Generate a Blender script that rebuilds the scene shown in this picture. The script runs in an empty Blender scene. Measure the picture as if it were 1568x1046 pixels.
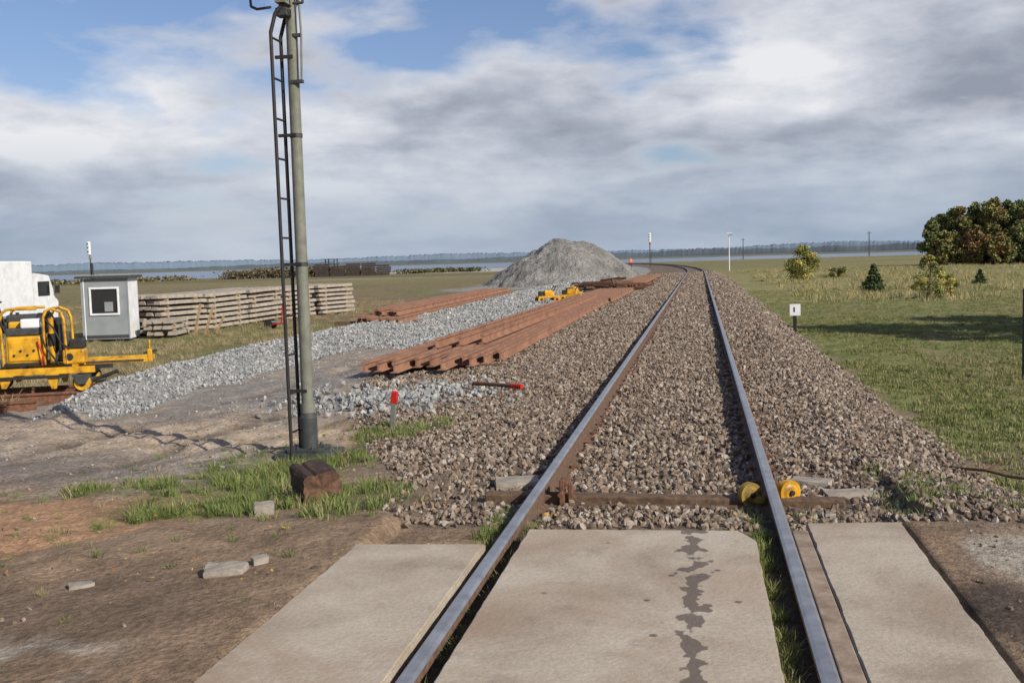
import bpy, math, random
import numpy as np
from mathutils import Matrix, Vector, noise as mnoise
random.seed(7); rng=np.random.default_rng(11)
sc=bpy.context.scene
rad=math.radians
# ------------------------------------------------------------ helpers
def link(o): sc.collection.objects.link(o); return o
def sm(a,b,x):
    t=np.clip((x-a)/(b-a),0,1); return t*t*(3-2*t)
def hsh(i,j,s):
    v=np.sin(i*127.1+j*311.7+s*74.7)*43758.5453
    return v-np.floor(v)
def vn(x,y,s=0):
    x=np.asarray(x,float); y=np.asarray(y,float)
    i=np.floor(x); j=np.floor(y); u=x-i; v=y-j; u=u*u*(3-2*u); v=v*v*(3-2*v)
    return (hsh(i,j,s)*(1-u)+hsh(i+1,j,s)*u)*(1-v)+(hsh(i,j+1,s)*(1-u)+hsh(i+1,j+1,s)*u)*v
def fbm(x,y,s=0,o=4):
    r=0;a=.5;t=0
    for k in range(o):
        r=r+a*vn(np.asarray(x)*2**k,np.asarray(y)*2**k,s+k*3.1); t+=a; a*=.5
    return r/t
class N:
    """tiny node helper"""
    def __init__(s,tree): s.t=tree; s.n=tree.nodes; s.l=tree.links
    def new(s,ty,**k):
        n=s.n.new(ty)
        for a,b in k.items(): setattr(n,a,b)
        return n
    def link(s,a,b): s.l.new(a,b)
    def math(s,op,a,b=None,clamp=False):
        n=s.n.new('ShaderNodeMath'); n.operation=op; n.use_clamp=clamp
        for i,v in enumerate((a,b)):
            if v is None: continue
            if isinstance(v,(int,float)): n.inputs[i].default_value=v
            else: s.l.new(v,n.inputs[i])
        return n.outputs[0]
    def mix(s,f,a,b,mode='MIX'):
        n=s.n.new('ShaderNodeMix'); n.data_type='RGBA'; n.blend_type=mode
        for i,v in ((0,f),(6,a),(7,b)):
            if isinstance(v,(int,float)): n.inputs[i].default_value=v
            elif isinstance(v,tuple): n.inputs[i].default_value=(*v[:3],1)
            else: s.l.new(v,n.inputs[i])
        return n.outputs[2]
    def ramp(s,f,stops,interp='LINEAR'):
        n=s.n.new('ShaderNodeValToRGB'); n.color_ramp.interpolation=interp
        e=n.color_ramp.elements
        while len(e)<len(stops): e.new(.5)
        for k,(p,c) in enumerate(stops):
            e[k].position=p
            e[k].color=(c,c,c,1) if isinstance(c,(int,float)) else (*c,1)
        s.l.new(f,n.inputs[0]); return n.outputs[0]
    def noise(s,vec,scale,detail=5,rough=.55,dist=0):
        n=s.n.new('ShaderNodeTexNoise'); n.inputs['Scale'].default_value=scale
        n.inputs['Detail'].default_value=detail; n.inputs['Roughness'].default_value=rough
        n.inputs['Distortion'].default_value=dist
        if vec is not None: s.l.new(vec,n.inputs['Vector'])
        return n.outputs['Fac']
def newmat(name):
    m=bpy.data.materials.new(name); m.use_nodes=True
    n=N(m.node_tree); b=m.node_tree.nodes['Principled BSDF']
    return m,n,b
def mat(name,c1,c2=None,scale=8,rough=.7,metal=0,bump=.2,bscale=None,c3=None,spec=.3,coord='Object',bdist=.01):
    m,n,b=newmat(name)
    if c2 is None: c2=tuple(x*.7 for x in c1)
    tc=n.new('ShaderNodeTexCoord').outputs[coord]
    f=n.noise(tc,scale,6,.6)
    st=[(.35,c2),(.62,c1)]
    if c3: st=[(.3,c3),(.45,c2),(.62,c1)]
    n.link(n.ramp(f,st),b.inputs['Base Color'])
    b.inputs['Roughness'].default_value=rough; b.inputs['Metallic'].default_value=metal
    b.inputs['Specular IOR Level'].default_value=spec
    if bump:
        bp=n.new('ShaderNodeBump'); bp.inputs['Strength'].default_value=bump; bp.inputs['Distance'].default_value=bdist
        n.link(n.noise(tc,bscale or scale*4,5,.6),bp.inputs['Height']); n.link(bp.outputs[0],b.inputs['Normal'])
    return m
def rmat(name,stops,rough=.85,nscale=0,bump=0):
    """colour picked per instance"""
    m,n,b=newmat(name)
    oi=n.new('ShaderNodeObjectInfo').outputs['Random']
    c=n.ramp(oi,stops)
    if nscale:
        tc=n.new('ShaderNodeTexCoord').outputs['Object']
        f=n.noise(tc,nscale,3)
        c=n.mix(1.0,c,n.ramp(f,[(.3,.72),(.7,1.15)]),'MULTIPLY')
    n.link(c,b.inputs['Base Color']); b.inputs['Roughness'].default_value=rough
    b.inputs['Specular IOR Level'].default_value=.25
    return m
def colmat(name,rough=.75,spec=.2):
    m,n,b=newmat(name)
    a=n.new('ShaderNodeAttribute'); a.attribute_name='Col'
    n.link(a.outputs['Color'],b.inputs['Base Color'])
    b.inputs['Roughness'].default_value=rough; b.inputs['Specular IOR Level'].default_value=spec
    return m
def mesh_np(name,v,f,mats,col=None,smooth=False):
    me=bpy.data.meshes.new(name); v=np.asarray(v,np.float32); f=np.asarray(f,np.int32)
    k=f.shape[1]
    me.vertices.add(len(v)); me.vertices.foreach_set('co',v.ravel())
    me.loops.add(f.size); me.loops.foreach_set('vertex_index',f.ravel())
    me.polygons.add(len(f)); me.polygons.foreach_set('loop_start',np.arange(0,f.size,k,dtype=np.int32))
    try: me.polygons.foreach_set('loop_total',np.full(len(f),k,np.int32))
    except Exception: pass
    for m in mats: me.materials.append(m)
    me.update(calc_edges=True)
    if smooth: me.polygons.foreach_set('use_smooth',np.ones(len(f),bool))
    if col is not None:
        a=me.color_attributes.new('Col','FLOAT_COLOR','POINT')
        c=np.ones((len(v),4),np.float32); c[:,:3]=col; a.data.foreach_set('color',c.ravel())
    me.validate()
    return bpy.data.objects.new(name,me)
class MB:
    """mesh builder: many shaped parts joined in one object"""
    def __init__(s,name,M=None): s.name=name; s.v=[]; s.f=[]; s.mi=[]; s.mats=[]; s.sm=[]; s.M=M or Matrix()
    def m(s,mt):
        if mt not in s.mats: s.mats.append(mt)
        return s.mats.index(mt)
    def add(s,vs,fs,mt,smooth=False,L=None):
        o=len(s.v); T=s.M@L if L else s.M
        s.v+= [tuple(T@Vector(p)) for p in vs]
        for f in fs: s.f.append([i+o for i in f]); s.mi.append(s.m(mt)); s.sm.append(smooth)
    def box(s,c,d,mt,rz=0,rx=0,ry=0,taper=(1,1),bev=0.0):
        L=Matrix.Translation(c)@Matrix.Rotation(rz,4,'Z')@Matrix.Rotation(ry,4,'Y')@Matrix.Rotation(rx,4,'X')
        x,y,z=d[0]/2,d[1]/2,d[2]/2; b=min(bev,x*.9,y*.9,z*.9)
        if b<=0:
            vs=[(-x,-y,-z),(x,-y,-z),(x,y,-z),(-x,y,-z),(-x*taper[0],-y*taper[1],z),(x*taper[0],-y*taper[1],z),(x*taper[0],y*taper[1],z),(-x*taper[0],y*taper[1],z)]
            s.add(vs,[(0,3,2,1),(4,5,6,7),(0,1,5,4),(1,2,6,5),(2,3,7,6),(3,0,4,7)],mt,L=L)
        else:
            import bmesh
            bm=bmesh.new(); bmesh.ops.create_cube(bm,size=1)
            for q in bm.verts:
                k=(taper if q.co.z>0 else (1,1)); q.co=Vector((q.co.x*d[0]*k[0],q.co.y*d[1]*k[1],q.co.z*d[2]))
            bmesh.ops.bevel(bm,geom=bm.edges[:],offset=b,segments=2,affect='EDGES',profile=.5)
            bm.verts.index_update()
            s.add([q.co[:] for q in bm.verts],[[q.index for q in f.verts] for f in bm.faces],mt,L=L); bm.free()
    def cyl(s,p0,p1,r0,mt,r1=None,n=12,cap=True):
        r1=r0 if r1 is None else r1
        p0=Vector(p0);p1=Vector(p1); q=(p1-p0).to_track_quat('Z','Y').to_matrix()
        vs=[]
        for p,r in ((p0,r0),(p1,r1)):
            for k in range(n):
                a=2*math.pi*k/n; vs.append(tuple(p+q@Vector((r*math.cos(a),r*math.sin(a),0))))
        s.add(vs,[(k,(k+1)%n,n+(k+1)%n,n+k) for k in range(n)],mt,smooth=True)
        if cap: s.add(vs,[tuple(range(n-1,-1,-1)),tuple(range(n,2*n))],mt)
    def tube(s,pts,r,mt,n=8):
        for a,b in zip(pts[:-1],pts[1:]): s.cyl(a,b,r,mt,n=n)
    def prism(s,poly,y0,y1,mt,L=None):
        n=len(poly); vs=[(a,y0,b) for a,b in poly]+[(a,y1,b) for a,b in poly]
        s.add(vs,[tuple(range(n)),tuple(range(2*n-1,n-1,-1))]+[(k,n+k,n+(k+1)%n,(k+1)%n) for k in range(n)],mt,L=L)
    def sweep(s,prof,path,mfun,cap=True):
        n=len(prof); vs=[]
        for i,p in enumerate(path):
            a=path[max(i-1,0)]; b=path[min(i+1,len(path)-1)]; d=(b-a); d.z=0; d.normalize(); r=Vector((d.y,-d.x,0))
            for (u,w) in prof: vs.append(tuple(p+r*u+Vector((0,0,w))))
        o=len(s.v); s.v+=[tuple(s.M@Vector(p)) for p in vs]
        for k in range(n):
            for i in range(len(path)-1):
                s.f.append([o+i*n+k,o+i*n+(k+1)%n,o+(i+1)*n+(k+1)%n,o+(i+1)*n+k]); s.mi.append(s.m(mfun(k))); s.sm.append(False)
        if cap:
            e=(len(path)-1)*n
            s.f.append([o+j for j in range(n-1,-1,-1)]); s.f.append([o+e+j for j in range(n)])
            s.mi+=[s.m(mfun(-1))]*2; s.sm+=[False,False]
    def build(s,linkit=True):
        me=bpy.data.meshes.new(s.name); me.from_pydata(s.v,[],s.f)
        for mt in s.mats: me.materials.append(mt)
        me.polygons.foreach_set('material_index',s.mi); me.polygons.foreach_set('use_smooth',s.sm); me.update()
        import bmesh
        bm=bmesh.new(); bm.from_mesh(me); bmesh.ops.recalc_face_normals(bm,faces=bm.faces[:]); bm.to_mesh(me); bm.free()
        o=bpy.data.objects.new(s.name,me)
        if linkit: link(o)
        return o
def scatter(name,pos,rot,scl,idx,sources):
    col=bpy.data.collections.new(name+'_parts')
    for o in sources: col.objects.link(o)
    me=bpy.data.meshes.new(name); n=len(pos)
    me.vertices.add(n); me.vertices.foreach_set('co',np.asarray(pos,np.float32).ravel())
    for an,ty,d,key in (('rot','FLOAT_VECTOR',rot,'vector'),('scl','FLOAT_VECTOR',scl,'vector'),('idx','INT',idx,'value')):
        a=me.attributes.new(an,ty,'POINT'); a.data.foreach_set(key,np.asarray(d,np.int32 if ty=='INT' else np.float32).ravel())
    me.update(); ob=link(bpy.data.objects.new(name,me))
    g=bpy.data.node_groups.new(name+'_nodes','GeometryNodeTree')
    g.interface.new_socket('Geometry',in_out='INPUT',socket_type='NodeSocketGeometry')
    g.interface.new_socket('Geometry',in_out='OUTPUT',socket_type='NodeSocketGeometry')
    gi=g.nodes.new('NodeGroupInput'); go=g.nodes.new('NodeGroupOutput')
    ip=g.nodes.new('GeometryNodeInstanceOnPoints'); ci=g.nodes.new('GeometryNodeCollectionInfo')
    ci.inputs['Collection'].default_value=col; ci.inputs['Separate Children'].default_value=True; ci.inputs['Reset Children'].default_value=True
    def na(nm,ty):
        q=g.nodes.new('GeometryNodeInputNamedAttribute'); q.data_type=ty; q.inputs['Name'].default_value=nm
        return [s for s in q.outputs if s.enabled and s.name=='Attribute'][0]
    er=g.nodes.new('FunctionNodeEulerToRotation')
    g.links.new(na('rot','FLOAT_VECTOR'),er.inputs[0])
    g.links.new(gi.outputs[0],ip.inputs['Points']); g.links.new(ci.outputs[0],ip.inputs['Instance'])
    ip.inputs['Pick Instance'].default_value=True
    g.links.new(na('idx','INT'),ip.inputs['Instance Index']); g.links.new(er.outputs[0],ip.inputs['Rotation'])
    g.links.new(na('scl','FLOAT_VECTOR'),ip.inputs['Scale']); g.links.new(ip.outputs[0],go.inputs[0])
    md=ob.modifiers.new('scatter','NODES'); md.node_group=g
    return ob
# ------------------------------------------------------------ camera
yaw=rad(10.27); pitch=rad(-4.43); roll=math.atan(0.0276)
F=Vector((-math.sin(yaw)*math.cos(pitch), math.cos(yaw)*math.cos(pitch), math.sin(pitch)))
R0=Vector((math.cos(yaw), math.sin(yaw),0)); U0=R0.cross(F)
R=(R0*math.cos(roll)-U0*math.sin(roll)).normalized(); U=R.cross(F)
cam=bpy.data.cameras.new('camera'); co=link(bpy.data.objects.new('camera',cam))
co.matrix_world=Matrix(((R.x,U.x,-F.x,0),(R.y,U.y,-F.y,0),(R.z,U.z,-F.z,1.58),(0,0,0,1)))
cam.sensor_width=36; cam.lens=36*1600/1568; cam.clip_start=.1; cam.clip_end=12000
sc.camera=co
# ------------------------------------------------------------ light
el=rad(32); az=rad(122)
sd=Vector((math.sin(az)*math.cos(el),math.cos(az)*math.cos(el),math.sin(el)))
sl=bpy.data.lights.new('sun','SUN'); sl.energy=5.0; sl.angle=rad(.5); sl.color=(1,.92,.80)
so=link(bpy.data.objects.new('sun',sl)); so.rotation_euler=sd.to_track_quat('Z','Y').to_euler()
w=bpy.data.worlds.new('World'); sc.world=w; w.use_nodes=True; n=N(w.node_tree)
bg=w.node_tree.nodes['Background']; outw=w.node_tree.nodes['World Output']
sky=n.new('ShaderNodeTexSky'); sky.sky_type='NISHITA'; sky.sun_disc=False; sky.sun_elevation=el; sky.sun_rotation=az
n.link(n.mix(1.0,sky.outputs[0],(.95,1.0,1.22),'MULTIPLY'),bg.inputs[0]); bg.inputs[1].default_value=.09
tc=n.new('ShaderNodeTexCoord').outputs['Generated']
sp=n.new('ShaderNodeSeparateXYZ'); n.link(tc,sp.inputs[0]); X,Y,Z=sp.outputs
zz=n.math('ADD',n.math('MAXIMUM',Z,0.0),.16)
cb=n.new('ShaderNodeCombineXYZ'); n.link(n.math('DIVIDE',X,zz),cb.inputs[0]); n.link(n.math('DIVIDE',Y,zz),cb.inputs[1]); cb.inputs[2].default_value=3.7
P=cb.outputs[0]
cb2=n.new('ShaderNodeCombineXYZ'); n.link(X,cb2.inputs[0]); n.link(Y,cb2.inputs[1]); n.link(n.math('MULTIPLY',Z,2.6),cb2.inputs[2]); Q=cb2.outputs[0]
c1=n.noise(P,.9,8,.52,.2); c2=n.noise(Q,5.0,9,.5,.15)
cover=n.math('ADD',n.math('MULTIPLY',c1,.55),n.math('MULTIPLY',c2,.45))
cover=n.math('SUBTRACT',cover,n.math('MULTIPLY',n.math('MAXIMUM',n.math('SUBTRACT',Z,.12),0.0),.48))  # deck thins upward; unseen sky overhead kept clearer to lower ambient fill
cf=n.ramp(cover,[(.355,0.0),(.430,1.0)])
# underside shading of the cloud deck: large grey masses with brighter puffy edges
s1=n.noise(Q,3.0,10,.52,.1); s2=n.noise(P,1.0,9,.52,.2); s3=n.noise(Q,9.0,9,.58,.1)
sh=n.math('ADD',n.math('ADD',n.math('MULTIPLY',s1,.40),n.math('MULTIPLY',s2,.36)),n.math('MULTIPLY',s3,.24))
cc=n.ramp(sh,[(.415,(.30,.33,.405)),(.47,(.42,.455,.535)),(.525,(.60,.63,.70)),(.585,(.82,.83,.86))])
rim=n.ramp(cover,[(.405,1.0),(.465,0.0)])
cc=n.mix(n.math('MULTIPLY',rim,.5),cc,(.78,.79,.84))
hz=n.ramp(Z,[(0.0,1.0),(.05,.75),(.12,0.0)])
hzc=n.mix(n.ramp(n.noise(Q,4.0,6,.5),[(.4,0.0),(.6,1.0)]),(.31,.40,.525),(.43,.50,.60))
cc=n.mix(n.math('MULTIPLY',hz,.8),cc,hzc)
b2=n.new('ShaderNodeBackground'); n.link(cc,b2.inputs[0]); b2.inputs[1].default_value=1.0
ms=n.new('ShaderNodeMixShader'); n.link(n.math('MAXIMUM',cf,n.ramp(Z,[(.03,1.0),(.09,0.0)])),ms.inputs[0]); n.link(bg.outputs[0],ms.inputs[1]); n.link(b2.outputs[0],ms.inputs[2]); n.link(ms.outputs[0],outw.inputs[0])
sc.view_settings.view_transform='Standard'; sc.view_settings.look='None'; sc.view_settings.exposure=0
# ------------------------------------------------------------ terrain
def tcen(y): return -.335-np.maximum(np.asarray(y,float)-100,0)**2/1800
def bermL(y): return np.interp(y,[12,13,15.6,18,24,40],[8.3,8.7,9.25,9.6,9.9,10.0])
def ruts_(x,y):
    t=x-tcen(y)
    a=np.exp(-((t+6.6+.5*np.sin(y*.25))/.16)**2)+np.exp(-((t+5.1+.5*np.sin(y*.25))/.16)**2)
    a=a*sm(8,10,y)*(1-sm(18,22,y))
    r_=np.hypot(x+12.5,y-14.8)
    for R_,w_ in ((6.3,.15),(7.6,.15),(8.6,.12),(9.9,.11),(7.0,.09),(9.2,.08)):
        a=a+.95*np.exp(-((r_-R_+.35*(vn(x*.5,y*.5,91)-.5))/w_)**2)*(y<13)*(x<-2.6)
    tread=.7+.3*np.sin(np.arctan2(x+12.5,y-14.8)*80)
    return np.clip(a,0,1)*tread*sm(.25,.5,fbm(x*.8,y*.8,92))
def height(x,y):
    x=np.asarray(x,float); y=np.asarray(y,float); t=x-tcen(y)
    A=np.interp(t,[-60,-14,-10.6,-9.9,-9.2,-8.3,-7.7,-5.6,-3.2,-1.9,1.75,2.8,6,60],[-.6,-.6,-.48,-.38,-.12,-.10,-.36,-.33,-.28,-.17,-.17,-.5,-.52,-.5])
    cut=sm(bermL(y)-.6,bermL(y)+.1,-t)*(t>-11); A=A*(1-cut)+np.minimum(A,-.44)*cut
    B=np.interp(t,[-60,-14,-10,-5.6,-3.2,-1.9,1.75,2.8,6,60],[-.6,-.5,-.42,-.33,-.28,-.17,-.17,-.45,-.48,-.5])
    C=np.interp(t,[-60,-14,-6,-3,-1.62,-1.56,1.45,1.5,4,60],[-.55,-.45,-.25,-.1,-.012,-.1,-.1,-.012,-.06,-.45])
    k=sm(11.8,13.2,y+.5*fbm(x,y,3)-.25); z=B*(1-k)+A*k
    e=np.where(np.abs(t)<1.7, sm(6.2,7.3,y), sm(6.0,9.5,y)); z=C*(1-e)+z*e
    side=sm(2.2,3.5,np.abs(t))
    z=z+side*(fbm(x*.9,y*.9,5)-.5)*.12+side*(fbm(x*4,y*4,8)-.5)*.06
    z=z+sm(7,8,y)*(1-side)*(fbm(x*2.5,y*2.5,9)-.5)*.06
    ru=ruts_(x,y); z=z-.08*ru
    r=np.hypot(x,y); ang=np.arctan2(x,y)
    near=np.interp(ang,[-.8,-.5,-.2,-.05,.1,.4],[300,330,420,520,560,560])
    drop=sm(near*.75,near*1.05,r); z=z-drop*3.2
    z=z+sm(1750,2000,r)*4.5+sm(2300,3500,r)*4
    return z
def seg(a,b,s): return list(np.arange(a,b,s))
xs=np.array([-6000,-4000,-2800,-2000,-1500,-1100,-850,-650,-500,-400,-320,-250,-200,-160,-130,-105,-85,-70]+seg(-60,-14,.6)+seg(-14,-9,.12)+seg(-9,3,.045)+seg(3,8,.13)+seg(8,60,.8)+[62,75,90,110,135,165,200,260,330,420,550,750,1000,1400,2000,2800,4000,6000])
ys=np.array([-800,-300,-120,-50,-20,-8,-3,0,1]+seg(2,14,.045)+seg(14,30,.12)+seg(30,60,.3)+seg(60,130,.8)+list(np.geomspace(131,6000,110)))
GX,GY=np.meshgrid(xs,ys); GZ=height(GX,GY)
x=GX.ravel(); y=GY.ravel(); t=x-tcen(y)
nz=fbm(x*1.3,y*1.3,21); nf=fbm(x*5,y*5,22); nl=fbm(x*.25,y*.25,23)
def blob(cx,cy,rx,ry,j=.5): return sm(1.25,.75,np.hypot((x-cx)/rx,(y-cy)/ry)+(nz-.5)*j*2+(nf-.5)*j)
def masks(x,y,nz,nf):
    t=x-tcen(y); q=(nz-.5)*.9+(nf-.5)*.5
    L=np.interp(y,[6.3,8,9.5,13.5,17,23,400],[1.6,2.0,2.7,4.3,5.2,5.35,5.35])
    mB=sm(6.25,6.6,y+q*.4)*sm(-.15,.15,t+L+q*.5)*sm(-.12,.12,2.75-t+q*.3)
    mP=sm(12.3,12.9,y+q*.6)*sm(-.2,.1,t+bermL(y)+q*.4)*sm(-.15,.1,-7.55-t+q*.4)
    mP=np.maximum(mP,sm(22,24.5,y+q*3)*sm(-.2,.1,t+9.9+q)*sm(-.15,.15,-5.3-t+q*.5)*(1-sm(300,340,y)))
    mP=np.maximum(mP,sm(72,78,y+q*4)*sm(-1,1,t+19+q*4)*sm(-.15,.15,-5.2-t)*(1-sm(106,118,y)))
    return mB,mP
mB,mP=masks(x,y,nz,nf)
mQ=blob(-4.3,14.1,1.2,1.3)
def greens(f): return np.maximum.reduce([f(-3.45,7.2,1.1,.8),f(-3.75,9.0,.8,1.3),f(-3.25,10.9,.5,1.0),f(-4.7,7.9,.6,.45),f(-2.4,6.9,.5,.5)*.8])
green=greens(blob)
right=sm(-.1,.35,t-2.75+(nz-.5)*.8)*sm(8.0,9.2,y+(nz-.5)*2)
rweed=sm(1.4,1.9,t+(nz-.5))*sm(6.7,7.1,y+(nf-.5)*.7)
left=sm(.0,.8,-10.2-t+(nz-.5)*1.2)*sm(15,19,y+(nz-.5)*3)
c=lambda *a: np.array(a,float)[None,:]
def over(base,m,col): return base*(1-m[:,None])+col*m[:,None]
col=np.tile(c(.265,.185,.12),(len(x),1))
col=over(col,sm(.35,.65,nl)*.6,c(.35,.265,.185))
col=over(col,blob(-4.9,6.6,1.6,1.0)*.8,c(.43,.25,.14))
col=over(col,sm(7.6,8.6,y+(nz-.5)*2)*sm(-3.2,-4.2,t+(nz-.5)*2)*.8,c(.31,.27,.225))
col=over(col,blob(-5.7,11.0,2.2,.9)*.85,c(.46,.365,.265))
col=over(col,blob(-7.8,11.8,2.2,.6)*.75,c(.42,.33,.245))
col=over(col,blob(-7.2,9.0,2.3,.9)*.6,c(.19,.165,.145))
col=over(col,blob(-5.0,9.0,1.3,.6)*.5,c(.19,.17,.155))
col=over(col,blob(-6.6,15.5,1.2,3.0)*.6,c(.24,.23,.215))
col=over(col,blob(-3.0,4.6,.8,.6)*.6,c(.17,.12,.085))
ruts=ruts_(x,y); col=over(col,np.clip(ruts*1.2,0,1)*.72,c(.115,.088,.068))
col=over(col,sm(4.35,4.0,y+(nz-.5)*1.2)*sm(-2,-2.4,t)*.9*sm(.42,.5,nz),c(.42,.36,.29))
col=over(col,sm(1.55,1.75,t+(nz-.5)*.3)*sm(6.9,6.3,y),c(.25,.185,.13))
col=over(col,blob(1.75,5.55,.42,.42)*(t>1.7),c(.38,.33,.265))
col=over(col,blob(1.38,4.75,.2,.55)*(t>1.5)*.9,c(.08,.062,.05))
gap=(((t>.66)&(t<.88))|((t<-.68)&(t>-.9)))&(y<6.6); col=over(col,gap*.8,c(.06,.05,.035))
col=over(col,green*.55,c(.12,.145,.05))
rc=c(.165,.178,.065)*(.8+.4*nz[:,None]); dr=sm(.42,.60,fbm(x*.6,y*.5,29))[:,None]; rc=rc*(1-dr*.55)+c(.235,.195,.10)*dr*.55
tan=sm(38,54,y+(nl-.5)*20)[:,None]; rc=rc*(1-tan*.6)+(c(.27,.235,.11)*(.7+.6*nl[:,None]))*tan*.6
bare=(blob(3.6,10.3,1.3,1.6)*.75)[:,None]; rc=rc*(1-bare)+c(.16,.12,.08)*bare
col=over(col,right,rc); col=over(col,rweed*(1-right)*.6*sm(.4,.55,nf),c(.11,.13,.045))
lc=c(.20,.155,.09)*(.75+.5*nz[:,None]); g2=sm(.45,.62,fbm(x*.06,y*.14,31))[:,None]; lc=lc*(1-g2)+c(.165,.16,.065)*(.8+.4*nl[:,None])*g2
far=sm(70,160,y)[:,None]; lc=lc*(1-far)+(c(.19,.165,.08)*(.6+.8*fbm(x*.02,y*.05,33)[:,None]))*far
col=over(col,left,lc)
farR=(sm(90,170,np.hypot(x,y))*(t>3))[:,None]; col=col*(1-farR)+c(.20,.18,.08)*(.7+.6*fbm(x*.02,y*.03,35)[:,None])*farR
sand=sm(.45,.55,fbm(x*.03,y*.03,41))*sm(140,170,y)*(1-sm(290,330,y))*sm(-80,-62,x+(y-190)*.3)*sm(-25,-32,x+(y-190)*.1); col=over(col,sand,c(.42,.40,.36))
col=over(col,mB,c(.165,.13,.10)); col=over(col,np.maximum(mP,mQ*.5),c(.27,.27,.26))
rf=np.hypot(x,y); sho=sm(1700,2100,rf); col=over(col,sho,c(.10,.13,.14))
col=np.clip(col*(.86+.28*nf[:,None]),0,1)
V=np.stack([x,y,GZ.ravel()],1); nx=len(xs); ny=len(ys)
I=np.arange((ny-1)*nx).reshape(ny-1,nx)[:,:-1].ravel(); Fq=np.stack([I,I+1,I+1+nx,I+nx],1)
m,n,b=newmat('ground_soil'); a=n.new('ShaderNodeAttribute'); a.attribute_name='Col'
tco=n.new('ShaderNodeTexCoord').outputs['Object']
f1=n.noise(tco,26,7,.65); f2=n.noise(tco,3.0,6,.6)
cg=n.mix(1.0,a.outputs['Color'],n.ramp(f1,[(.3,.6),(.5,1.0),(.68,1.4)]),'MULTIPLY')
cg=n.mix(1.0,cg,n.ramp(f2,[(.3,.72),(.7,1.25)]),'MULTIPLY')
vo=n.new('ShaderNodeTexVoronoi'); vo.inputs['Scale'].default_value=60; n.link(tco,vo.inputs['Vector'])
pm=n.math('MULTIPLY',n.ramp(vo.outputs['Distance'],[(.12,.6),(.24,0.0)]),n.ramp(n.noise(tco,1.3,3),[(.45,0.0),(.6,1.0)]))
cg=n.mix(pm,cg,(.36,.32,.27)); 
n.link(cg,b.inputs['Base Color']); b.inputs['Roughness'].default_value=.92; b.inputs['Specular IOR Level'].default_value=.15
bp=n.new('ShaderNodeBump'); bp.inputs['Strength'].default_value=1.0; bp.inputs['Distance'].default_value=.03; n.link(n.math('ADD',f1,n.noise(tco,9,6,.6)),bp.inputs['Height']); n.link(bp.outputs[0],b.inputs['Normal'])
link(mesh_np('ground',V,Fq,[m],col=col,smooth=True))
# lake
mw,n,b=newmat('lake_water'); b.inputs['Base Color'].default_value=(.06,.11,.19,1); b.inputs['Roughness'].default_value=.25
tco=n.new('ShaderNodeTexCoord').outputs['Object']; bp=n.new('ShaderNodeBump'); bp.inputs['Distance'].default_value=.4; n.link(n.noise(tco,.3,4),bp.inputs['Height']); n.link(bp.outputs[0],b.inputs['Normal'])
A_=np.linspace(-1.0,.8,60); vv=[]; 
for q in A_: vv+=[(math.sin(q)*250,math.cos(q)*250,-2.3),(math.sin(q)*2100,math.cos(q)*2100,-2.3)]
link(mesh_np('lake_water',vv,[(2*k,2*k+2,2*k+3,2*k+1) for k in range(59)],[mw]))
# ------------------------------------------------------------ materials
M_rust=mat('rail_rust',(.20,.095,.055),(.10,.05,.033),20,.85,bump=.3)
M_rtop=mat('rail_polished',(.46,.46,.47),(.30,.30,.31),6,.36,.75,bump=.05)
M_rside=mat('rail_brown_side',(.18,.115,.078),(.09,.055,.04),25,.8,bump=.3)
M_orange=mat('fresh_rust',(.33,.175,.11),(.21,.108,.068),3,.85,bump=.2,bscale=40)
M_conc=mat('concrete_sleeper',(.37,.325,.265),(.25,.215,.175),6,.85)
M_yel=mat('yellow_paint',(.68,.37,.015),(.50,.25,.012),6,.45,spec=.4,c3=(.16,.09,.03),bump=.08)
M_blk=mat('black_metal',(.02,.02,.022),(.035,.03,.028),10,.55)
M_dgrey=mat('dark_grey_paint',(.06,.065,.065),(.04,.042,.042),14,.6)
M_pole=mat('pole_grey_green',(.20,.205,.165),(.14,.145,.115),9,.6,bump=.1)
M_white=mat('white_paint',(.78,.79,.80),(.64,.65,.66),3,.5,bump=.05)
M_wood=mat('weathered_wood',(.17,.11,.07),(.08,.05,.033),18,.9,bump=.6)
M_woodl=mat('light_timber',(.42,.30,.17),(.28,.19,.11),10,.85,bump=.3)
M_red=mat('red_paint',(.55,.02,.015),(.40,.015,.01),10,.5,bump=0)
M_grey=mat('grey_panel',(.27,.29,.30),(.22,.24,.25),2,.6,bump=.05)
M_glass,n,b=newmat('window_glass'); b.inputs['Base Color'].default_value=(.015,.018,.02,1); b.inputs['Roughness'].default_value=.06; b.inputs['Specular IOR Level'].default_value=.8
# ------------------------------------------------------------ main track
track=link(bpy.data.objects.new('railway_track',None))
prof=[(-.072,0),(.072,0),(.072,.012),(.012,.03),(.010,.132),(.036,.142),(.036,.168),(.022,.18),(-.022,.18),(-.036,.168),(-.036,.142),(-.010,.132),(-.012,.03),(-.072,.012)]
def mfun_main(k): return M_rtop if k in (6,7,8) else M_rside
yy=[-6,0,100]+list(np.arange(105,345,5))
for nm,off in (('left_rail',-.795),('right_rail',.795)):
    b_=MB(nm); b_.sweep(prof,[Vector((float(tcen(q))+off,q,-.18)) for q in yy],mfun_main); o=b_.build(); o.parent=track
b_=MB('sleepers')
q=6.9
while q<70:
    b_.box((-.335,q,-.285),(2.6,.26,.17),M_conc,taper=(1,.85)); q+=.56
o=b_.build(); o.parent=track
b_=MB('rail_fastenings'); q=6.9
while q<26:
    for off in (-.795,.795):
        for s in (-1,1): b_.box((-.335+off+s*.085,q,-.155),(.06,.09,.035),M_rust,ry=s*.25)
    q+=.56
o=b_.build(); o.parent=track
b_=MB('timber_crossing_beam')
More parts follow.
